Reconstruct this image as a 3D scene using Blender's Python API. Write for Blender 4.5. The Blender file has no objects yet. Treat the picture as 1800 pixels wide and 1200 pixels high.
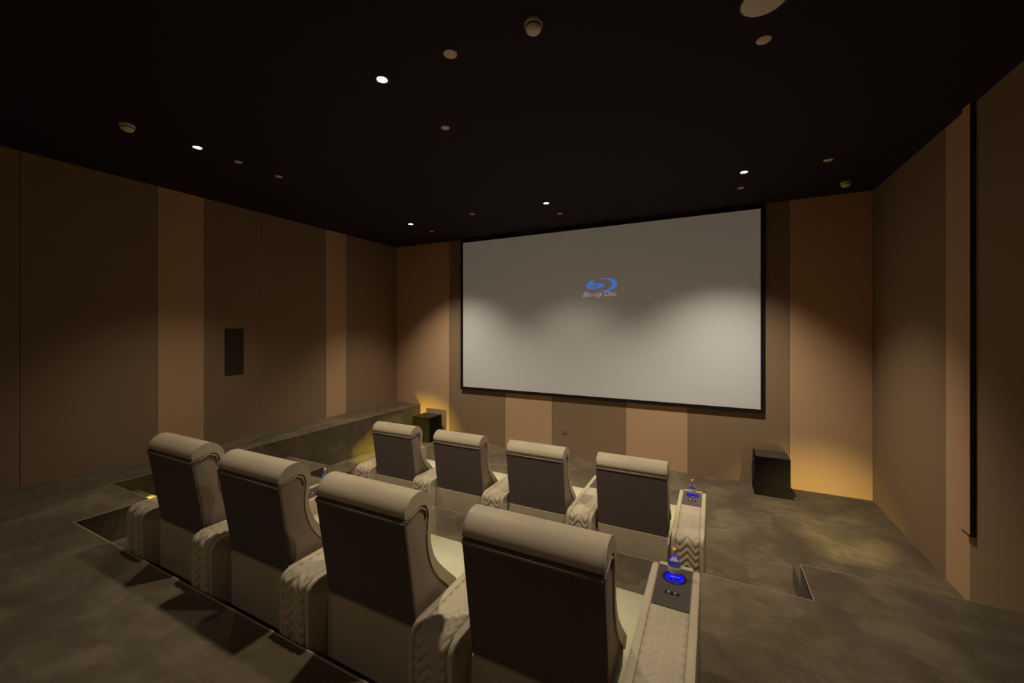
import bpy, bmesh, math
from mathutils import Vector, Matrix

sc = bpy.context.scene
COL = sc.collection
PI = math.pi

# ------------------------------------------------------------------ camera
CAMZ = 2.08
cam_d = bpy.data.cameras.new('camera')
cam = bpy.data.objects.new('camera', cam_d)
COL.objects.link(cam)
cam_d.sensor_fit = 'HORIZONTAL'
cam_d.sensor_width = 36.0
cam_d.lens = 700.36 / 1800 * 36.0
cam_d.shift_y = -22.16 / 1800
cam_d.clip_start = 0.02
cam.location = (0, 0, CAMZ)
cam.rotation_euler = (PI / 2, 0, math.radians(26.723))
sc.camera = cam

# ------------------------------------------------------------------ world, exposure
w = bpy.data.worlds.new('world'); sc.world = w
w.use_nodes = True
w.node_tree.nodes['Background'].inputs[0].default_value = (0, 0, 0, 1)
w.node_tree.nodes['Background'].inputs[1].default_value = 0.0
sc.view_settings.view_transform = 'Standard'
sc.view_settings.look = 'None'
sc.view_settings.gamma = 1.0
sc.view_settings.use_curve_mapping = False
sc.view_settings.exposure = 0.0

SPOT_W = 240.0            # each ceiling downlight
SPOT_COL = (1.0, 0.88, 0.69)
SPOT_ANGLE = math.radians(98)
SPOT_BLEND = 1.0
STEP_W = 230.0             # lamps in the step risers
STEP_COL = (1.0, 0.80, 0.09)
STEP_COL_R = (1.0, 0.80, 0.24)

# ------------------------------------------------------------------ levels of the room (floor in front of the screen is z = 0)
L0, L1, L2 = 0.0, 0.325, 0.58
ZC = CAMZ + 1.6755
XL, XR, YF, YB = -5.824, 1.735, 6.27, -2.2

# ------------------------------------------------------------------ materials
def new_mat(name):
    m = bpy.data.materials.new(name); m.use_nodes = True
    nt = m.node_tree
    return m, nt, nt.nodes['Principled BSDF']

def noise(nt, scale, detail=3.0, rough=0.55, stretch=None, dist=0.0):
    tc = nt.nodes.new('ShaderNodeTexCoord')
    n = nt.nodes.new('ShaderNodeTexNoise')
    n.inputs['Scale'].default_value = scale
    n.inputs['Detail'].default_value = detail
    n.inputs['Roughness'].default_value = rough
    n.inputs['Distortion'].default_value = dist
    if stretch:
        mp = nt.nodes.new('ShaderNodeMapping')
        mp.inputs['Scale'].default_value = stretch
        nt.links.new(tc.outputs['Object'], mp.inputs['Vector'])
        nt.links.new(mp.outputs['Vector'], n.inputs['Vector'])
    else:
        nt.links.new(tc.outputs['Object'], n.inputs['Vector'])
    return n

def ramp(nt, src, stops):
    r = nt.nodes.new('ShaderNodeValToRGB')
    el = r.color_ramp.elements
    while len(el) < len(stops): el.new(0.5)
    for e, (p, c) in zip(el, stops):
        e.position = p; e.color = (*c, 1)
    nt.links.new(src, r.inputs['Fac'])
    return r

def bump(nt, b, src, strength, dist=0.01):
    bp = nt.nodes.new('ShaderNodeBump')
    bp.inputs['Strength'].default_value = strength
    bp.inputs['Distance'].default_value = dist
    nt.links.new(src, bp.inputs['Height'])
    nt.links.new(bp.outputs['Normal'], b.inputs['Normal'])

def cloth(name, col, var=0.12, scale=260, rough=0.9, strength=0.25, spec=0.2, sheen=0.0):
    m, nt, b = new_mat(name)
    n = noise(nt, scale, 3)
    lo = tuple(c * (1 - var) for c in col); hi = tuple(min(1, c * (1 + var)) for c in col)
    r = ramp(nt, n.outputs['Fac'], [(0.3, lo), (0.7, hi)])
    nt.links.new(r.outputs['Color'], b.inputs['Base Color'])
    b.inputs['Roughness'].default_value = rough
    b.inputs['Specular IOR Level'].default_value = spec
    b.inputs['Sheen Weight'].default_value = sheen
    bump(nt, b, n.outputs['Fac'], strength, 0.004)
    return m

def leather(name, col, rough=0.5):
    m, nt, b = new_mat(name)
    n = noise(nt, 5, 3)
    r = ramp(nt, n.outputs['Fac'], [(0.3, tuple(c * 0.93 for c in col)), (0.7, tuple(min(1, c * 1.06) for c in col))])
    nt.links.new(r.outputs['Color'], b.inputs['Base Color'])
    b.inputs['Roughness'].default_value = rough
    b.inputs['Specular IOR Level'].default_value = 0.35
    v = nt.nodes.new('ShaderNodeTexVoronoi'); v.inputs['Scale'].default_value = 330
    tc = nt.nodes.new('ShaderNodeTexCoord'); nt.links.new(tc.outputs['Object'], v.inputs['Vector'])
    bump(nt, b, v.outputs['Distance'], 0.12, 0.002)
    return m

def plain(name, col, rough=0.5, metal=0.0, spec=0.5):
    m, nt, b = new_mat(name)
    n = noise(nt, 90, 2)
    r = ramp(nt, n.outputs['Fac'], [(0.3, tuple(c * 0.95 for c in col)), (0.7, tuple(min(1, c * 1.05) for c in col))])
    nt.links.new(r.outputs['Color'], b.inputs['Base Color'])
    b.inputs['Roughness'].default_value = rough
    b.inputs['Metallic'].default_value = metal
    b.inputs['Specular IOR Level'].default_value = spec
    return m

def emit(name, col, strength, base=None):
    m, nt, b = new_mat(name)
    b.inputs['Base Color'].default_value = (*(base or col), 1)
    b.inputs['Emission Color'].default_value = (*col, 1)
    b.inputs['Emission Strength'].default_value = strength
    b.inputs['Roughness'].default_value = 0.4
    return m

def carpet_mat():
    m, nt, b = new_mat('brushed_carpet')
    n1 = noise(nt, 2.2, 4, 0.55, (1.0, 0.75, 1.0), 0.6)
    n2 = noise(nt, 7.0, 4, 0.6, (0.7, 1.2, 1.0), 0.8)
    n3 = noise(nt, 700, 2, 0.6)
    mx = nt.nodes.new('ShaderNodeMath'); mx.operation = 'MULTIPLY_ADD'
    nt.links.new(n2.outputs['Fac'], mx.inputs[0]); mx.inputs[1].default_value = 0.55
    nt.links.new(n1.outputs['Fac'], mx.inputs[2])
    r = ramp(nt, mx.outputs[0], [(0.56, (0.088, 0.064, 0.034)), (0.77, (0.126, 0.093, 0.052)), (1.0, (0.205, 0.155, 0.092))])
    mix = nt.nodes.new('ShaderNodeMix'); mix.data_type = 'RGBA'; mix.blend_type = 'MULTIPLY'
    mix.inputs['Factor'].default_value = 0.35
    r3 = ramp(nt, n3.outputs['Fac'], [(0.3, (0.55, 0.55, 0.55)), (0.7, (1.25, 1.25, 1.25))])
    nt.links.new(r.outputs['Color'], mix.inputs['A']); nt.links.new(r3.outputs['Color'], mix.inputs['B'])
    nt.links.new(mix.outputs['Result'], b.inputs['Base Color'])
    b.inputs['Roughness'].default_value = 1.0
    b.inputs['Specular IOR Level'].default_value = 0.05
    b.inputs['Sheen Weight'].default_value = 0.12
    b.inputs['Sheen Roughness'].default_value = 0.6
    bump(nt, b, n3.outputs['Fac'], 0.5, 0.006)
    return m

M = {}
M['carpet'] = carpet_mat()
M['taupe'] = cloth('taupe_wall_fabric', (0.31, 0.215, 0.132), 0.07, 420, 0.95, 0.15)
M['beige'] = cloth('beige_wall_fabric', (0.62, 0.40, 0.240), 0.06, 420, 0.95, 0.15)
M['wallback'] = cloth('dark_wall_backing', (0.05, 0.038, 0.027), 0.05, 100, 0.95, 0.1)
M['ceiling'] = plain('black_ceiling_paint', (0.030, 0.025, 0.040), 0.85, 0, 0.2)
M['nosing'] = cloth('edge_binding', (0.36, 0.29, 0.19), 0.08, 300, 0.9, 0.1)
M['leather'] = leather('greige_leather', (0.50, 0.415, 0.285), 0.48)
M['leather_core'] = leather('shaded_leather', (0.30, 0.235, 0.17), 0.55)  # backrest sides: pale leather with its shade put into the colour
M['quilt'] = leather('quilted_leather', (0.48, 0.40, 0.28), 0.5)
M['seat'] = leather('highlit_seat_leather', (0.74, 0.70, 0.46), 0.42)  # yellowish highlight of the downlight put into the leather colour
M['backcloth'] = cloth('dark_brown_back_cloth', (0.135, 0.102, 0.090), 0.2, 500, 0.9, 0.3)
M['piping'] = leather('grey_brown_piping', (0.27, 0.225, 0.17), 0.5)
M['tray'] = plain('dark_wood_tray', (0.085, 0.066, 0.058), 0.38)
M['black'] = plain('black_plastic', (0.012, 0.012, 0.012), 0.35)
M['frame'] = cloth('black_velvet', (0.012, 0.009, 0.008), 0.1, 400, 0.95, 0.2)
M['chrome'] = plain('brushed_metal', (0.75, 0.72, 0.66), 0.25, 1.0)
M['gold'] = plain('gold_cap', (0.72, 0.55, 0.16), 0.35, 0.8)
M['subbox'] = plain('black_speaker_cabinet', (0.0045, 0.0035, 0.006), 0.6, 0.0, 0.15)
M['grille'] = cloth('speaker_grille_cloth', (0.060, 0.046, 0.030), 0.2, 600, 0.95, 0.3)
M['offwhite'] = plain('off_white_plastic', (0.88, 0.80, 0.68), 0.5)
M['lens'] = emit('downlight_lens', (1.0, 0.97, 0.86), 14.0)
M['steplens'] = emit('step_light_lens', (1.0, 0.78, 0.12), 26.0)
M['steplens_w'] = emit('step_light_lens_warm', (1.0, 0.74, 0.36), 30.0)
M['blueled'] = emit('blue_led_glow', (0.004, 0.006, 1.0), 1.0, (0.0, 0.0, 0.2))
M['logo_blue'] = emit('projected_blue', (0.055, 0.17, 0.62), 0.78, (0.10, 0.14, 0.25))
M['logo_pale'] = emit('projected_pale', (0.30, 0.27, 0.26), 0.75, (0.4, 0.38, 0.35))
M['paperlabel'] = plain('white_label', (0.72, 0.68, 0.62), 0.6)

def screen_mat():
    m, nt, b = new_mat('projection_surface')
    n = noise(nt, 900, 2)
    r = ramp(nt, n.outputs['Fac'], [(0.3, (0.58, 0.59, 0.59)), (0.7, (0.65, 0.66, 0.66))])
    nt.links.new(r.outputs['Color'], b.inputs['Base Color'])
    b.inputs['Roughness'].default_value = 0.8
    b.inputs['Specular IOR Level'].default_value = 0.2
    b.inputs['Emission Color'].default_value = (1.0, 0.84, 0.68, 1)
    b.inputs['Emission Strength'].default_value = 0.062
    return m
M['screen'] = screen_mat()

def glass_mat():
    m, nt, b = new_mat('bottle_glass')
    b.inputs['Base Color'].default_value = (0.80, 0.80, 1.0, 1)
    b.inputs['Transmission Weight'].default_value = 1.0
    b.inputs['Roughness'].default_value = 0.06
    b.inputs['IOR'].default_value = 1.2
    return m
M['glass'] = glass_mat()

# ------------------------------------------------------------------ helpers
def obj(name, bm, mat, parent=None, smooth=False, loc=None, rot=None):
    me = bpy.data.meshes.new(name)
    bmesh.ops.recalc_face_normals(bm, faces=bm.faces)
    bm.to_mesh(me); bm.free()
    if smooth:
        for p in me.polygons: p.use_smooth = True
    me.materials.append(M[mat])
    o = bpy.data.objects.new(name, me); COL.objects.link(o)
    if parent: o.parent = parent
    if loc is not None: o.location = loc
    if rot is not None: o.rotation_euler = rot
    return o

def auto_smooth(o, angle=35):
    me = o.data
    for p in me.polygons: p.use_smooth = True
    me.set_sharp_from_angle(angle=math.radians(angle))
    return o

def tag(o, label, cat, group=None):
    o['label'] = label; o['category'] = cat
    if group: o['group'] = group
    return o

def struct(o):
    o['kind'] = 'structure'; return o

def thing(name, label, cat, loc=(0, 0, 0), rotz=0, group=None):
    o = bpy.data.objects.new(name, None); COL.objects.link(o)
    o.empty_display_size = 0.1
    o.location = loc; o.rotation_euler = (0, 0, rotz)
    return tag(o, label, cat, group)

def box(bm, x0, x1, y0, y1, z0, z1):
    vs = [bm.verts.new((x, y, z)) for z in (z0, z1) for (x, y) in ((x0, y0), (x1, y0), (x1, y1), (x0, y1))]
    for f in ((0, 3, 2, 1), (4, 5, 6, 7), (0, 1, 5, 4), (1, 2, 6, 5), (2, 3, 7, 6), (3, 0, 4, 7)):
        bm.faces.new([vs[i] for i in f])
    return vs

def bevel(bm, r, seg=2, angle=30):
    es = [e for e in bm.edges if len(e.link_faces) == 2 and e.calc_face_angle(0) > math.radians(angle)]
    bmesh.ops.bevel(bm, geom=es, offset=r, segments=seg, affect='EDGES', profile=0.5, clamp_overlap=True)

def bbox(x0, x1, y0, y1, z0, z1, r=0.0, seg=2):
    bm = bmesh.new(); box(bm, x0, x1, y0, y1, z0, z1)
    if r: bevel(bm, r, seg)
    return bm

def prism_z(pts, z0, z1):
    bm = bmesh.new()
    a = [bm.verts.new((x, y, z0)) for x, y in pts]; b = [bm.verts.new((x, y, z1)) for x, y in pts]
    n = len(pts)
    bm.faces.new(a[::-1]); bm.faces.new(b)
    for i in range(n): bm.faces.new((a[i], a[(i + 1) % n], b[(i + 1) % n], b[i]))
    return bm

def prism_x(pts, x0, x1, r=0.0, seg=2):
    """profile (y,z) extruded along x; r bevels the two end rims only"""
    bm = bmesh.new()
    a = [bm.verts.new((x0, y, z)) for y, z in pts]; b = [bm.verts.new((x1, y, z)) for y, z in pts]
    n = len(pts)
    fa = bm.faces.new(a[::-1]); fb = bm.faces.new(b)
    for i in range(n): bm.faces.new((a[i], a[(i + 1) % n], b[(i + 1) % n], b[i]))
    if r:
        es = list(set(list(fa.edges) + list(fb.edges)))
        bmesh.ops.bevel(bm, geom=es, offset=r, segments=seg, affect='EDGES', profile=0.5, clamp_overlap=True)
    return bm

def lathe(prof, seg=24, cx=0, cy=0):
    bm = bmesh.new(); rings = []
    for r, z in prof:
        if r < 1e-6: rings.append([bm.verts.new((cx, cy, z))])
        else: rings.append([bm.verts.new((cx + r * math.cos(2 * PI * i / seg), cy + r * math.sin(2 * PI * i / seg), z)) for i in range(seg)])
    for A, B in zip(rings, rings[1:]):
        for i in range(seg):
            j = (i + 1) % seg
            if len(A) == 1 and len(B) == 1: continue
            if len(A) == 1: bm.faces.new((A[0], B[i], B[j]))
            elif len(B) == 1: bm.faces.new((A[i], A[j], B[0]))
            else: bm.faces.new((A[i], A[j], B[j], B[i]))
    return bm

def tube(path, r, seg=8):
    """round tube along a list of 3-D points"""
    bm = bmesh.new(); rings = []
    P = [Vector(p) for p in path]
    for i, p in enumerate(P):
        t = (P[min(i + 1, len(P) - 1)] - P[max(i - 1, 0)]).normalized()
        up = Vector((1, 0, 0)) if abs(t.x) < 0.9 else Vector((0, 0, 1))
        u = t.cross(up).normalized(); v = t.cross(u)
        rings.append([bm.verts.new(p + r * (math.cos(2 * PI * k / seg) * u + math.sin(2 * PI * k / seg) * v)) for k in range(seg)])
    for A, B in zip(rings, rings[1:]):
        for k in range(seg): bm.faces.new((A[k], A[(k + 1) % seg], B[(k + 1) % seg], B[k]))
    bm.faces.new(rings[0][::-1]); bm.faces.new(rings[-1])
    return bm

def smooth_poly(pts, n=4, closed=False):
    """Catmull-Rom through (y,z) points"""
    out = []
    m = len(pts)
    for i in range(m if closed else m - 1):
        if closed: p0, p1, p2, p3 = pts[(i - 1) % m], pts[i], pts[(i + 1) % m], pts[(i + 2) % m]
        else: p0, p1, p2, p3 = pts[max(i - 1, 0)], pts[i], pts[i + 1], pts[min(i + 2, m - 1)]
        for k in range(n):
            t = k / n
            out.append(tuple(0.5 * (2 * b + (c - a) * t + (2 * a - 5 * b + 4 * c - d) * t * t + (3 * b - a - 3 * c + d) * t ** 3) for a, b, c, d in zip(p0, p1, p2, p3)))
    if not closed: out.append(tuple(pts[-1]))
    return out

def dup(root, loc, label, group=None):
    r = root.copy(); COL.objects.link(r); r.location = loc
    r['label'] = label
    if group: r['group'] = group
    for ch in list(root.children):
        c = ch.copy(); COL.objects.link(c); c.parent = r
        for g in list(ch.children):
            d = g.copy(); COL.objects.link(d); d.parent = c
    return r

# ------------------------------------------------------------------ structure: floor, platforms, steps
struct(obj('floor', bbox(XL - 0.2, XR + 0.2, YB - 0.2, YF + 0.2, -0.2, 0), 'carpet'))
AX0, AX1 = -5.20, -4.42            # left stair aisle
SX = 0.585                         # left side of the right aisle
Y2, Y2A = 1.23, 1.70               # front edges of the rear platform (seats / left aisle)
YS0 = 1.91                         # end of the upper left step
Y1, Y1L, Y1R = 3.17, 3.51, 3.62    # front edges of the middle platform
YSL, YSR = 3.84, 3.94              # front edges of the lower steps
struct(obj('floor_rear_platform', prism_z([(XL, YB), (XR, YB), (XR, Y2), (AX1, Y2), (AX1, Y2A), (AX0, Y2A), (AX0, YF), (XL, YF)], 0.0, L2), 'carpet'))
struct(obj('floor_middle_platform', prism_z([(AX1, Y2), (XR, Y2), (XR, Y1R), (SX, Y1R), (SX, Y1), (AX1, Y1), (AX1, Y1L), (AX0, Y1L), (AX0, YS0), (AX1, YS0)], 0.0, L1), 'carpet'))
struct(obj('floor_upper_step', bbox(AX0, AX1, Y2A, YS0, 0, (L1 + L2) / 2), 'carpet'))
struct(obj('floor_lower_step', bbox(AX0, AX1 + 0.05, Y1L, YSL, 0, L1 / 2), 'carpet'))
struct(obj('floor_side_step', bbox(SX, XR, Y1R, YSR, 0, L1 / 2), 'carpet'))

# bound edges of the platforms
def edge_trim(i, a, b, z, wid=0.012):
    a = Vector((*a, z)); b = Vector((*b, z))
    struct(obj('trim_%d' % i, tube([a, b], wid / 2, 8), 'nosing'))
for i, (a, b, z) in enumerate([
        ((AX1, Y2), (XR, Y2), L2), ((AX1, Y2), (AX1, Y2A), L2), ((AX0, Y2A), (AX1, Y2A), L2), ((AX0, Y2A), (AX0, YF), L2),
        ((AX1, Y1), (SX, Y1), L1), ((SX, Y1), (SX, Y1R), L1), ((SX, Y1R), (XR, Y1R), L1), ((AX1, Y1), (AX1, Y1L), L1),
        ((AX0, Y1L), (AX1, Y1L), L1)], 1):
    edge_trim(i, a, b, z, 0.010 if i == 1 else 0.006)

# ------------------------------------------------------------------ walls with fabric panels
wf = struct(obj('wall_front', bbox(XL - 0.2, XR + 0.2, YF + 0.025, YF + 0.2, 0, ZC), 'wallback'))
wl = struct(obj('wall_left', bbox(XL - 0.2, XL - 0.025, YB - 0.2, YF + 0.025, 0, ZC), 'wallback'))
wr = struct(obj('wall_right', bbox(XR + 0.025, XR + 0.2, YB - 0.2, YF + 0.025, 0, ZC), 'wallback'))
wb = struct(obj('wall_back', bbox(XL - 0.2, XR + 0.2, YB - 0.2, YB - 0.025, 0, ZC), 'wallback'))
struct(obj('ceiling', bbox(XL - 0.2, XR + 0.2, YB - 0.2, YF + 0.2, ZC, ZC + 0.2), 'ceiling'))

G = 0.0025
def panels_front():
    xs = [XL, -4.50, -3.293, -2.409, -1.194, -0.319, 0.897, XR]
    for k in range(7):
        obj('wall_panel', bbox(xs[k] + G, xs[k + 1] - G, YF, YF + 0.025, 0, ZC, 0.004), 'beige' if k % 2 == 0 else 'taupe', wf)
def panels_side(X0, X1, cuts, kinds, zb, wall):
    for k in range(len(cuts) - 1):
        obj('wall_panel', bbox(X0, X1, cuts[k] + G, cuts[k + 1] - G, zb, ZC, 0.004), kinds[k], wall)
panels_front()
panels_side(XL - 0.025, XL, [YB, -0.9, 0.2, 1.267, 2.309, 2.789, 3.51, 4.591, 5.012, YF],
            ['taupe', 'beige', 'taupe', 'taupe', 'beige', 'taupe', 'taupe', 'beige', 'taupe'], L2, wl)
panels_side(XR, XR + 0.025, [YB, -0.9, 0.2, 1.267, 2.309, 2.789, 3.50, 4.235, 4.594, YF],
            ['taupe', 'beige', 'taupe', 'taupe', 'taupe', 'taupe', 'taupe', 'beige', 'taupe'], 0.0, wr)
for k in range(5):
    x0 = XL + (XR - XL) * k / 5; x1 = XL + (XR - XL) * (k + 1) / 5
    obj('wall_panel', bbox(x0 + G, x1 - G, YB - 0.025, YB, L2, ZC, 0.004), 'taupe' if k % 2 == 0 else 'beige', wb)

# tall fin on the right wall, ending above the floor
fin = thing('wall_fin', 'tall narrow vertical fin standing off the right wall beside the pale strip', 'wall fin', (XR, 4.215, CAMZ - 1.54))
obj('fin_board', bbox(-0.032, 0.0, -0.05, 0.05, 0.012, ZC - CAMZ + 1.54, 0.004), 'beige', fin)
obj('rear_edge_shade', bbox(-0.031, 0.0, -0.054, -0.050, 0.012, ZC - CAMZ + 1.54), 'wallback', fin)  # shade of the fin's rear face, put in as a dark strip
obj('end_cap', bbox(-0.034, 0.0, -0.052, 0.052, 0.0, 0.012, 0.002), 'black', fin)

# ------------------------------------------------------------------ projection screen
SY = 6.240
sx0, sx1, sz0, sz1 = -4.165, 0.572, CAMZ - 1.076, CAMZ + 1.604
scr = thing('projection_screen', 'large pale projection screen in a black frame on the front wall', 'screen', ((sx0 + sx1) / 2, YF, sz0))
ox, oy, oz = (sx0 + sx1) / 2, YF, sz0
W2, H = (sx1 - sx0) / 2, sz1 - sz0
surf = obj('screen_surface', bbox(-W2, W2, SY - oy, SY - oy + 0.01, 0, H), 'screen', scr)
FW = 0.05
obj('frame_bar', bbox(-W2 - FW, W2 + FW, -0.042, 0.0, -FW, 0, 0.004), 'frame', scr)
obj('frame_bar', bbox(-W2 - FW, W2 + FW, -0.042, 0.0, H, H + FW, 0.004), 'frame', scr)
obj('frame_bar', bbox(-W2 - FW, -W2, -0.042, 0.0, 0, H, 0.004), 'frame', scr)
obj('frame_bar', bbox(W2, W2 + FW, -0.042, 0.0, 0, H, 0.004), 'frame', scr)

# picture thrown on the screen: a lower-case b running into a disc crescent, with lettering below
LX0, LX1 = -1.870 - ox, -1.318 - ox
LZ0, LZ1 = CAMZ + 0.492 - oz, CAMZ + 0.811 - oz
def flat(name, loops, mat, th=0.0015, ly=SY - 0.001 - oy):
    """outlines in the unit box of the logo, first loop outer / second inner bridged as a ring"""
    bm = bmesh.new()
    mp = lambda p: (LX0 + p[0] * (LX1 - LX0), LZ0 + p[1] * (LZ1 - LZ0))
    if len(loops) == 1:
        q = [mp(p) for p in loops[0]]
        f = bm.faces.new([bm.verts.new((x, ly, z)) for x, z in q])
    else:
        A = [bm.verts.new((x, ly, z)) for x, z in map(mp, loops[0])]
        B = [bm.verts.new((x, ly, z)) for x, z in map(mp, loops[1])]
        n = len(A)
        for i in range(n): bm.faces.new((A[i], A[(i + 1) % n], B[(i + 1) % n], B[i]))
    ret = bmesh.ops.extrude_face_region(bm, geom=list(bm.faces))
    bmesh.ops.translate(bm, verts=[v for v in ret['geom'] if isinstance(v, bmesh.types.BMVert)], vec=(0, -th, 0))
    return obj(name, bm, mat, surf)
def ell(cx, cz, rx, rz, shear=0.0, n=40, a0=0, a1=2 * PI):
    return [(cx + rx * math.cos(a0 + (a1 - a0) * i / n) + shear * rz * math.sin(a0 + (a1 - a0) * i / n), cz + rz * math.sin(a0 + (a1 - a0) * i / n)) for i in range(n)]
o1 = flat('projected_emblem', [ell(0.38, 0.585, 0.255, 0.135, 0.35), ell(0.355, 0.585, 0.135, 0.042, 0.5)], 'logo_blue')
o1['label'] = 'blue bowl of the letter b in the projected emblem'
o2 = flat('projected_emblem', [[(0.10, 0.60), (0.17, 0.74), (0.20, 0.86), (0.36, 0.86), (0.315, 0.76), (0.27, 0.66), (0.22, 0.60)]], 'logo_blue', 0.002)
o2['label'] = 'blue slanted stem of the letter b in the projected emblem'
outer = ell(0.60, 0.615, 0.395, 0.345, 0.12, 40, -1.95, 1.95) + [(0.60 + 0.395 * math.cos(1.95) + 0.12 * 0.345 * math.sin(1.95), 0.615 + 0.345 * math.sin(1.95))]
inner = ell(0.53, 0.615, 0.33, 0.315, 0.12, 40, 1.85, -1.85) + [(0.53 + 0.33 * math.cos(-1.85) + 0.12 * 0.315 * math.sin(-1.85), 0.615 + 0.315 * math.sin(-1.85))]
def strip(name, A, B, mat):
    bm = bmesh.new()
    mp = lambda p: (LX0 + p[0] * (LX1 - LX0), LZ0 + p[1] * (LZ1 - LZ0))
    ly = SY - 0.0025 - oy
    va = [bm.verts.new((mp(p)[0], ly, mp(p)[1])) for p in A]; vb = [bm.verts.new((mp(p)[0], ly, mp(p)[1])) for p in B]
    for i in range(len(va) - 1): bm.faces.new((va[i], va[i + 1], vb[i + 1], vb[i]))
    return obj(name, bm, mat, surf)
o3 = strip('projected_emblem', outer, inner[::-1], 'logo_blue')
o3['label'] = 'blue disc crescent of the projected emblem'
fc = bpy.data.curves.new('lettering', 'FONT'); fc.body = 'Blu-ray Disc'
fc.size = 0.115; fc.shear = 0.35; fc.align_x = 'CENTER'; fc.extrude = 0.0006; fc.space_character = 0.98
fo = bpy.data.objects.new('lettering_source', fc); COL.objects.link(fo)
bpy.context.view_layer.update()
me = bpy.data.meshes.new_from_object(fo.evaluated_get(bpy.context.evaluated_depsgraph_get()))
bpy.data.objects.remove(fo); me.materials.clear(); me.materials.append(M['logo_pale'])
xs = [v.co.x for v in me.vertices]; kx = (LX1 - LX0) * 0.98 / (max(xs) - min(xs)); mid = (max(xs) + min(xs)) / 2
for v in me.vertices: v.co.x = (v.co.x - mid) * kx
lt = bpy.data.objects.new('projected_lettering', me); COL.objects.link(lt); lt.parent = surf
lt.location = ((LX0 + LX1) / 2, SY - 0.003 - oy, LZ0 + 0.02); lt.rotation_euler = (PI / 2, 0, 0)
lt['label'] = 'pale italic lettering below the blue emblem'

# ------------------------------------------------------------------ wall speaker and outlet
ws = thing('wall_speaker', 'dark rectangular speaker grille set flush in the left wall', 'speaker', (XL, 3.149, CAMZ - 0.626))
obj('speaker_frame', bbox(0.0, 0.006, -0.119, 0.119, 0.0, 0.632, 0.002), 'black', ws)
obj('grille', bbox(0.006, 0.012, -0.112, 0.112, 0.007, 0.625, 0.002), 'grille', ws)

wo = thing('wall_outlet', 'small square wall outlet low on the front wall under the screen', 'outlet', (-2.178, YF, CAMZ - 1.725))
obj('face_plate', bbox(-0.043, 0.043, -0.009, 0.0, 0.0, 0.086, 0.003), 'piping', wo)
obj('socket', lathe([(0.0, 0), (0.026, 0), (0.026, 0.006), (0.021, 0.006), (0.021, 0.002), (0, 0.002)], 20), 'piping', wo, loc=(0, -0.008, 0.043), rot=(PI / 2, 0, 0))

# ------------------------------------------------------------------ subwoofers and the floor lights beside them
def subwoofer(loc, wx, dy, h, label, fw):
    t = thing('subwoofer', label, 'subwoofer', loc, 0, 'subwoofers by the front wall')
    obj('cabinet', bbox(-wx / 2, wx / 2, -dy / 2, dy / 2, 0.015, h, 0.006), 'subbox', t)
    obj('plinth', bbox(-wx / 2 - 0.008, wx / 2 + fw, -dy / 2 - 0.012, dy / 2, 0.0, 0.10, 0.006), 'subbox', t)
    obj('top_panel', bbox(-wx / 2 + 0.012, wx / 2 - 0.012, -dy / 2 + 0.012, dy / 2 - 0.012, h, h + 0.006, 0.003), 'grille', t)
    obj('driver', lathe([(0, 0.0), (0.05, 0.012), (0.11, 0.004), (0.125, 0.014), (0.135, 0.0)], 28), 'black', t, True, loc=(-wx / 2 - 0.001, 0, h * 0.52), rot=(0, -PI / 2, 0))
    return t
subwoofer((-4.815, 6.0, 0), 0.40, 0.36, 0.445, 'black box subwoofer between the left ledge and the front wall', 0.01)
subwoofer((0.665, 6.04, 0), 0.37, 0.35, 0.475, 'black box subwoofer on the floor in front of the right end of the wall', 0.022)

# ------------------------------------------------------------------ step lights
def step_light(loc, wid, label, power, col, lip=True, size=56):
    """slot light in a riser: lens behind a low lip that keeps the tread in front of it dark"""
    t = thing('step_light', label, 'step light', loc, 0, 'step lights')
    obj('back_plate', bbox(-wid / 2 - 0.012, wid / 2 + 0.012, 0.0, 0.005, -0.03, 0.03, 0.002), 'black', t)
    obj('lens', bbox(-wid / 2, wid / 2, 0.005, 0.008, -0.004, 0.010), 'steplens', t)
    if lip:
        obj('lip', bbox(-wid / 2 - 0.012, wid / 2 + 0.012, 0.040, 0.044, -0.03, -0.0052), 'black', t)
        obj('shelf', bbox(-wid / 2 - 0.012, wid / 2 + 0.012, 0.005, 0.044, -0.034, -0.03), 'black', t)
    ld = bpy.data.lights.new('step_lamp', 'SPOT'); ld.energy = power; ld.color = col
    ld.spot_size = math.radians(size); ld.spot_blend = 1.0; ld.shadow_soft_size = 0.003
    lo = bpy.data.objects.new('lamp', ld); COL.objects.link(lo); lo.parent = t; lo.location = (0, 0.012, 0.0); lo.rotation_euler = (math.radians(78), 0, 0)
    return lo
step_light((-4.84, YSL, 0.13), 0.12, 'small yellow light set in the riser of the lowest left step', STEP_W * 1.15, STEP_COL, True, 46).rotation_euler = (math.radians(85), 0, math.radians(5))
step_light((1.12, YSR, 0.125), 0.12, 'small warm light set in the riser of the right step', STEP_W * 0.6, STEP_COL_R)
step_light((-4.83, Y2A, (L1 + L2) / 2 + 0.07), 0.10, 'small yellow light set in the riser above the upper left step', 16.0, STEP_COL, False).rotation_euler = (math.radians(66), 0, 0)

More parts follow.
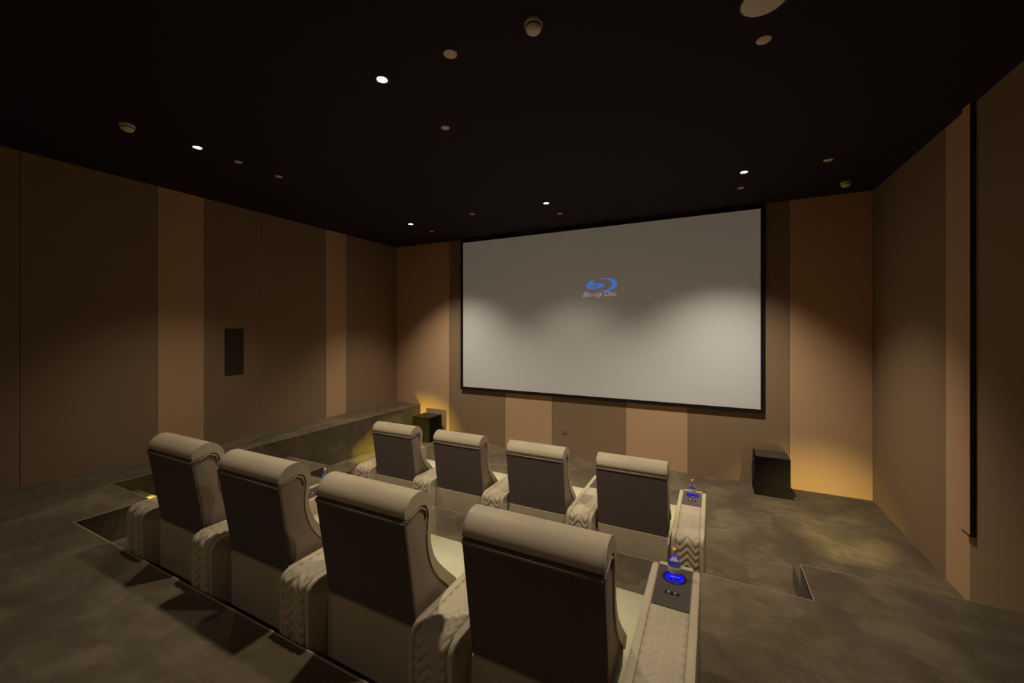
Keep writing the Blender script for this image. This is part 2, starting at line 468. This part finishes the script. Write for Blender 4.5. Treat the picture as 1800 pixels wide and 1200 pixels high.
# ------------------------------------------------------------------ ceiling fittings
def downlight(x, y, label, k=1.0, tilt=0.0, side=0.0, angle=SPOT_ANGLE, blend=SPOT_BLEND):
    t = thing('downlight', label, 'downlight', (x, y, ZC), 0, 'lit downlights in the black ceiling')
    obj('trim_ring', lathe([(0.034, 0.0), (0.034, -0.003), (0.05, -0.006), (0.053, 0.0)], 28), 'black', t, True)
    obj('lens', lathe([(0, -0.006), (0.02, -0.005), (0.034, -0.001), (0.034, 0.0), (0.0, 0.0)], 24), 'lens', t, True)
    ld = bpy.data.lights.new('downlight_lamp', 'SPOT'); ld.energy = SPOT_W * k; ld.color = SPOT_COL
    ld.spot_size = angle; ld.spot_blend = blend; ld.shadow_soft_size = 0.05
    lo = bpy.data.objects.new('lamp', ld); COL.objects.link(lo); lo.parent = t; lo.location = (0, 0, -0.03); lo.rotation_euler = (math.radians(tilt), math.radians(side), 0)
downlight(-4.25, 1.98, 'lit ceiling downlight near the left wall, above the rear row', 0.52, 10)
downlight(-1.985, 2.0, 'brightest lit ceiling downlight above the middle of the rear row', 0.80, 10)
downlight(0.30, 2.0, 'lit ceiling downlight above the right end of the rear row', 0.68, 6, 16)
downlight(-4.31, 4.96, 'lit ceiling downlight in front of the left end of the screen', 1.25, 4, -5)
downlight(-1.98, 4.95, 'lit ceiling downlight in front of the middle of the screen', 0.64, 2)
downlight(0.30, 4.92, 'lit ceiling downlight in front of the right end of the screen', 1.5, 4, 5)
downlight(-4.25, -1.9, 'unseen rear downlight near the left wall, widened to light the chair backs', 0.15, 0, 0, math.radians(150), 1.0)  # rear three are unseen, moved off the ceiling pattern to brighten chair backs
downlight(-1.985, -1.9, 'unseen rear downlight behind the middle of the rear row, widened to light the chair backs', 0.13, 0, 0, math.radians(150), 1.0)
downlight(0.30, -1.9, 'unseen rear downlight on the right, widened to light the chair backs', 0.10, 0, 0, math.radians(150), 1.0)

def disc(x, y, r, label):
    t = thing('ceiling_disc', label, 'ceiling disc', (x, y, ZC), 0, 'flat round caps on the ceiling')
    obj('cap', lathe([(0, -0.006), (r * 0.86, -0.006), (r * 0.95, -0.004), (r, 0.0)], 28), 'offwhite', t, True)
    obj('rim', lathe([(r * 0.98, 0.0), (r * 1.03, -0.003), (r * 1.07, 0.0)], 28), 'black', t, True)
for x, y, r, lab in [
        (-4.25, 2.335, 0.036, 'flat round ceiling cap, first past the lit downlight near the left wall'),
        (-4.26, 2.76, 0.038, 'flat round ceiling cap, second past the lit downlight near the left wall'),
        (-1.428, 2.0, 0.042, 'flat round ceiling cap between the brightest downlight and the smoke detector'),
        (-1.988, 2.713, 0.036, 'flat round ceiling cap in front of the brightest downlight'),
        (0.266, 2.72, 0.040, 'small flat round ceiling cap beside the large pale ceiling disc'),
        (0.298, 5.45, 0.036, 'flat round ceiling cap by the downlight at the right end of the screen'),
        (-1.982, 5.48, 0.036, 'flat round ceiling cap by the downlight at the middle of the screen'),
        (-4.30, 5.48, 0.036, 'flat round ceiling cap by the downlight at the left end of the screen'),
        (-3.133, 4.93, 0.038, 'flat round ceiling cap alone above the left part of the screen'),
        (1.025, 4.942, 0.040, 'flat round ceiling cap alone near the right wall'),
        (0.235, 2.40, 0.105, 'large pale round disc on the ceiling at the top of the photo')]:
    disc(x, y, r, lab)

def detector(x, y, r, label):
    t = thing('smoke_detector', label, 'smoke detector', (x, y, ZC), 0, 'smoke detectors on the ceiling')
    obj('base', lathe([(0, 0), (r, 0), (r, -0.018), (r * 0.93, -0.022), (0, -0.022)], 32), 'offwhite', t, True)
    obj('chamber', lathe([(0, -0.022), (r * 0.88, -0.022), (r * 0.90, -0.034), (r * 0.72, -0.050), (0, -0.052)], 32), 'offwhite', t, True)
    obj('vent_ring', lathe([(r * 0.885, -0.024), (r * 0.925, -0.026), (r * 0.925, -0.030), (r * 0.885, -0.032)], 32), 'black', t, True)
detector(-4.29, 1.50, 0.050, 'smoke detector nearest the left wall on the ceiling')
detector(-0.876, 2.00, 0.050, 'smoke detector at the top middle of the ceiling')
detector(1.36, 5.78, 0.050, 'smoke detector in the far right corner of the ceiling')

# ------------------------------------------------------------------ recliners
PITCH, BW, AW = 0.83, 0.548, 0.225
ARM_H, ARM_L, ARM_R = 0.530, 0.965, 0.045

def arm_profile(rr=ARM_R, rf=0.05, h=ARM_H, y0=0.0, y1=ARM_L, z0=0.0):
    pts = [(y0, z0)]
    for k in range(9):
        a = PI - (PI / 2) * k / 8
        pts.append((y0 + rr + rr * math.cos(a), h - rr + rr * math.sin(a)))
    for k in range(9):
        a = PI / 2 - (PI / 2) * k / 8
        pts.append((y1 - rf + rf * math.cos(a), h - rf + rf * math.sin(a)))
    pts.append((y1, z0))
    return pts

TRAY0, TRAY1 = 0.60, 0.925
def quilt_mesh():
    """chevron quilting wrapped over the arm: down the back, round the corner and along the top to the tray"""
    off = 0.004; rr = ARM_R
    path = []
    z = 0.05
    straight = ARM_H - rr - z; arc = rr * PI / 2; top = TRAY0 - rr
    total = straight + arc + top
    ns, nx = 190, 24
    wq = AW - 0.062
    bm = bmesh.new(); rows = []
    for i in range(ns + 1):
        s = total * i / ns
        if s < straight: p = (0.0, z + s); nrm = (-1, 0)
        elif s < straight + arc:
            a = PI - (s - straight) / rr
            p = (rr + rr * math.cos(a), ARM_H - rr + rr * math.sin(a)); nrm = (math.cos(a), math.sin(a))
        else: p = (rr + s - straight - arc, ARM_H); nrm = (0, 1)
        row = []
        for j in range(nx + 1):
            u = j / nx
            ph = (u * 1.5 + 0.25) % 1.0
            tri = abs(ph * 2 - 1)                       # zig-zag across the width
            t = ((s - tri * 0.062) / 0.052) % 1.0
            hgt = off + 0.0108 * (1 - abs(2 * t - 1) ** 2.2) * min(1.0, (total - s) / 0.03)   # pillows between stitched grooves
            if min(j, nx - j) == 0: hgt = 0.0005
            row.append(bm.verts.new(((u - 0.5) * wq, p[0] + nrm[0] * hgt, p[1] + nrm[1] * hgt)))
        rows.append(row)
    for A, B in zip(rows, rows[1:]):
        for j in range(nx): bm.faces.new((A[j], A[j + 1], B[j + 1], B[j]))
    return bm

def make_armrest(parent, cx):
    h = ARM_H
    a = obj('armrest', prism_x(arm_profile(), -AW / 2 + 0.026, AW / 2 - 0.026, 0.0), 'leather', parent, loc=(cx, 0.022, 0))
    auto_smooth(a)
    q = obj('quilted_pad', quilt_mesh(), 'quilt', a, True)
    q['label'] = 'chevron quilted leather pad'
    for s in (-1, 1):
        xa, xb = sorted((s * (AW / 2 - 0.031), s * AW / 2))
        auto_smooth(obj('side_roll', prism_x(arm_profile(ARM_R + 0.008, 0.058, h + 0.010, -0.010, ARM_L + 0.008), xa, xb, 0.012, 4), 'leather', a), 60)
        pr = [(y, z) for y, z in arm_profile(ARM_R + 0.004, 0.052, h + 0.005, -0.005, ARM_L + 0.002)]
        obj('piping', tube([(s * (AW / 2 - 0.033), y, z) for y, z in pr], 0.0035, 6), 'piping', a, True)
    wt = AW / 2 - 0.034
    # tray with a round opening for the cup holder
    bm = bmesh.new(); cy, R, n = 0.835, 0.052, 32
    ring = [bm.verts.new((R * math.cos(2 * PI * k / n), cy + R * math.sin(2 * PI * k / n), h + 0.008)) for k in range(n)]
    def on_rect(k):
        c, s_ = math.cos(2 * PI * k / n), math.sin(2 * PI * k / n)
        ts = []
        if abs(c) > 1e-9: ts.append(wt / abs(c))
        if s_ > 1e-9: ts.append((TRAY1 - cy) / s_)
        if s_ < -1e-9: ts.append((TRAY0 - cy) / s_)
        t = min(ts); return (t * c, cy + t * s_)
    outr = [bm.verts.new((*on_rect(k), h + 0.008)) for k in range(n)]
    corners = {}
    for k in range(n): bm.faces.new((ring[k], outr[k], outr[(k + 1) % n], ring[(k + 1) % n]))
    for (x, y) in ((wt, TRAY1), (-wt, TRAY1), (-wt, TRAY0), (wt, TRAY0)):
        near = sorted(range(n), key=lambda k: (outr[k].co.x - x) ** 2 + (outr[k].co.y - y) ** 2)
        for k in range(n):
            A, B = outr[k].co, outr[(k + 1) % n].co
            if (abs(A.x - x) < 1e-6 and abs(B.y - y) < 1e-6 and abs(A.y - y) > 1e-6 and abs(B.x - x) > 1e-6) or \
               (abs(A.y - y) < 1e-6 and abs(B.x - x) < 1e-6 and abs(A.x - x) > 1e-6 and abs(B.y - y) > 1e-6):
                bm.faces.new((outr[k], bm.verts.new((x, y, h + 0.008)), outr[(k + 1) % n]))
    ret = bmesh.ops.extrude_face_region(bm, geom=list(bm.faces))
    bmesh.ops.translate(bm, verts=[v for v in ret['geom'] if isinstance(v, bmesh.types.BMVert)], vec=(0, 0, -0.007))
    tr = obj('tray', bm, 'tray', a); tr['label'] = 'dark wooden tray'
    obj('cup_holder', lathe([(0.044, h + 0.008), (0.046, h + 0.0115), (0.053, h + 0.0115), (0.056, h + 0.0085), (0.052, h + 0.008)], 32, 0, cy), 'black', a, True)
    g = obj('cup_glow', lathe([(0.0, h + 0.002), (0.046, h + 0.002), (0.047, h + 0.009)], 32, 0, cy), 'blueled', a, True)
    g['label'] = 'blue lit inside of the cup holder'
    obj('front_cap', bbox(-wt, wt, TRAY1, ARM_L - 0.012, h - 0.03, h + 0.009, 0.008, 3), 'leather', a)
    sw = obj('switch_plate', bbox(-0.032, 0.032, 0.693, 0.713, h + 0.008, h + 0.011, 0.002), 'black', a)
    for s in (-1, 1):
        obj('switch_button', lathe([(0, h + 0.016), (0.0065, h + 0.0155), (0.008, h + 0.011)], 14, s * 0.014, 0.703), 'chrome', a, True)
    return a

BY = 0.040       # rear face of the back, forward of the arms
PAD_OUT = [(0.000, 0.956), (-0.010, 0.966), (-0.010, 0.986), (0.008, 1.016), (0.045, 1.042), (0.090, 1.046), (0.132, 1.026), (0.164, 0.985),
           (0.174, 0.935), (0.164, 0.880), (0.160, 0.830), (0.168, 0.775), (0.196, 0.705), (0.246, 0.640), (0.312, 0.570), (0.37, 0.51)]
PAD_IN = [(0.335, 0.48), (0.285, 0.530), (0.222, 0.600), (0.174, 0.675), (0.146, 0.760), (0.139, 0.830), (0.144, 0.885), (0.148, 0.925),
          (0.136, 0.960), (0.108, 0.984), (0.070, 0.978), (0.035, 0.967)]
PAD_OUT = [(y + BY, z) for y, z in PAD_OUT]; PAD_IN = [(y + BY, z) for y, z in PAD_IN]

def make_recliner(label, left_arm):
    t = thing('cinema_recliner', label, 'recliner')
    base = obj('base', bbox(-0.295, 0.295, 0.115, 0.76, 0.0, 0.40, 0.012, 2), 'leather', t)
    obj('base_skirt', bbox(-0.272, 0.272, 0.097, 0.115, 0.0, 0.462, 0.006, 2), 'leather', t)
    obj('seat', bbox(-0.290, 0.290, 0.24, 0.82, 0.33, 0.432, 0.04, 5), 'seat', t, True)
    obj('footrest', bbox(-0.285, 0.285, 0.76, 0.81, 0.04, 0.325, 0.02, 3), 'seat', t, True)
    po, pi_ = smooth_poly(PAD_OUT, 4), smooth_poly(PAD_IN, 4)
    core = [(0.082 + BY, 0.44), (BY, 0.962)] + pi_[::-1] + [(0.30 + BY, 0.40)]
    auto_smooth(obj('backrest', prism_x(core, -BW / 2 + 0.008, BW / 2 - 0.008, 0.006, 2), 'leather_core', t), 50)
    pad = auto_smooth(obj('headrest_pad', prism_x(po + pi_, -BW / 2 + 0.001, BW / 2 - 0.001, 0.012, 4), 'leather', t), 50)
    pad['label'] = 'pale leather pad rolled over the top of the back'
    for s in (-1, 1):   # seam along the rim of the roll and a fold under it
        x = s * (BW / 2 - 0.006)
        obj('seam', tube([(s * (BW / 2 - 0.008), y, z - 0.003 if z > 0.9 else z) for y, z in po[6:40]], 0.0028, 6), 'piping', pad, True)
        obj('fold_piping', tube([(s * (BW / 2 - 0.004), y + BY, z) for y, z in ((-0.004, 0.945), (0.045, 0.958), (0.09, 0.974), (0.125, 0.952), (0.133, 0.915))], 0.006, 8), 'piping', t, True)
    lean = (0.082 - 0.0) / (0.962 - 0.44)
    # rear cloth panel with its welt
    yz = lambda z: BY + 0.082 - (z - 0.44) * lean
    bp = obj('back_panel', prism_x([(yz(0.470) - 0.016, 0.470), (yz(0.958) - 0.016, 0.958), (yz(0.958), 0.958), (yz(0.470), 0.470)], -BW / 2 + 0.001, BW / 2 - 0.001, 0.006, 2), 'backcloth', t)
    bp['label'] = 'dark brown cloth panel on the rear of the back'
    obj('welt', tube([(-BW / 2 + 0.004, yz(0.944) - 0.014, 0.944), (BW / 2 - 0.004, yz(0.944) - 0.014, 0.944)], 0.008, 8), 'piping', bp, True)
    make_armrest(t, PITCH / 2)
    if left_arm: make_armrest(t, -PITCH / 2)
    return t

CX4 = -0.582
R2Y, R1Y = 1.243, 3.196
end_seat = make_recliner('left end recliner of the rear row, beside the sunken floor edge', True)
mid_seat = make_recliner('x', False)
G2, G1 = 'recliners in the rear row', 'recliners in the front row'
end_seat.location = (CX4 - 3 * PITCH, R2Y, L1); end_seat['group'] = G2
mid_seat.location = (CX4, R2Y, L1); mid_seat['group'] = G2
mid_seat['label'] = 'right end recliner of the rear row, nearest the camera, with a bottle on its arm'
dup(mid_seat, (CX4 - 2 * PITCH, R2Y, L1), 'second recliner from the left in the rear row', G2)
dup(mid_seat, (CX4 - PITCH, R2Y, L1), 'third recliner from the left in the rear row', G2)
dup(end_seat, (CX4 - 3 * PITCH, R1Y, L0), 'left end recliner of the front row, nearest the left subwoofer', G1)
dup(mid_seat, (CX4 - 2 * PITCH, R1Y, L0), 'second recliner from the left in the front row', G1)
dup(mid_seat, (CX4 - PITCH, R1Y, L0), 'third recliner from the left in the front row', G1)
dup(mid_seat, (CX4, R1Y, L0), 'right end recliner of the front row, with a bottle on its outer arm', G1)

# ------------------------------------------------------------------ bottles in the cup holders
def bottle(x, y, z, label):
    t = thing('glass_bottle', label, 'bottle', (x, y, z), 0, 'small bottles in the cup holders')
    prof = [(0, 0), (0.022, 0.0), (0.027, 0.006), (0.030, 0.050), (0.029, 0.072), (0.023, 0.092), (0.0155, 0.104), (0.0125, 0.114), (0.0125, 0.140), (0.0, 0.140)]
    obj('glass_body', lathe(prof, 28), 'glass', t, True)
    obj('paper_label', lathe([(0.0300, 0.040), (0.0306, 0.041), (0.0306, 0.066), (0.0300, 0.068)], 28), 'paperlabel', t, True)
    obj('cap', lathe([(0.0130, 0.128), (0.0140, 0.129), (0.0140, 0.148), (0.0130, 0.150), (0, 0.150)], 24), 'gold', t, True)
az = ARM_H + 0.003
bottle(CX4 + PITCH / 2, R2Y + 0.857, L1 + az, 'gold capped bottle in the blue lit cup holder of the rear row right arm')
bottle(CX4 + PITCH / 2, R1Y + 0.857, L0 + az, 'gold capped bottle in the blue lit cup holder of the front row right arm')
bottle(CX4 - 2.5 * PITCH - 0.012, R2Y + 0.857, L1 + az, 'bottle in the blue lit cup holder between the two leftmost rear row recliners')
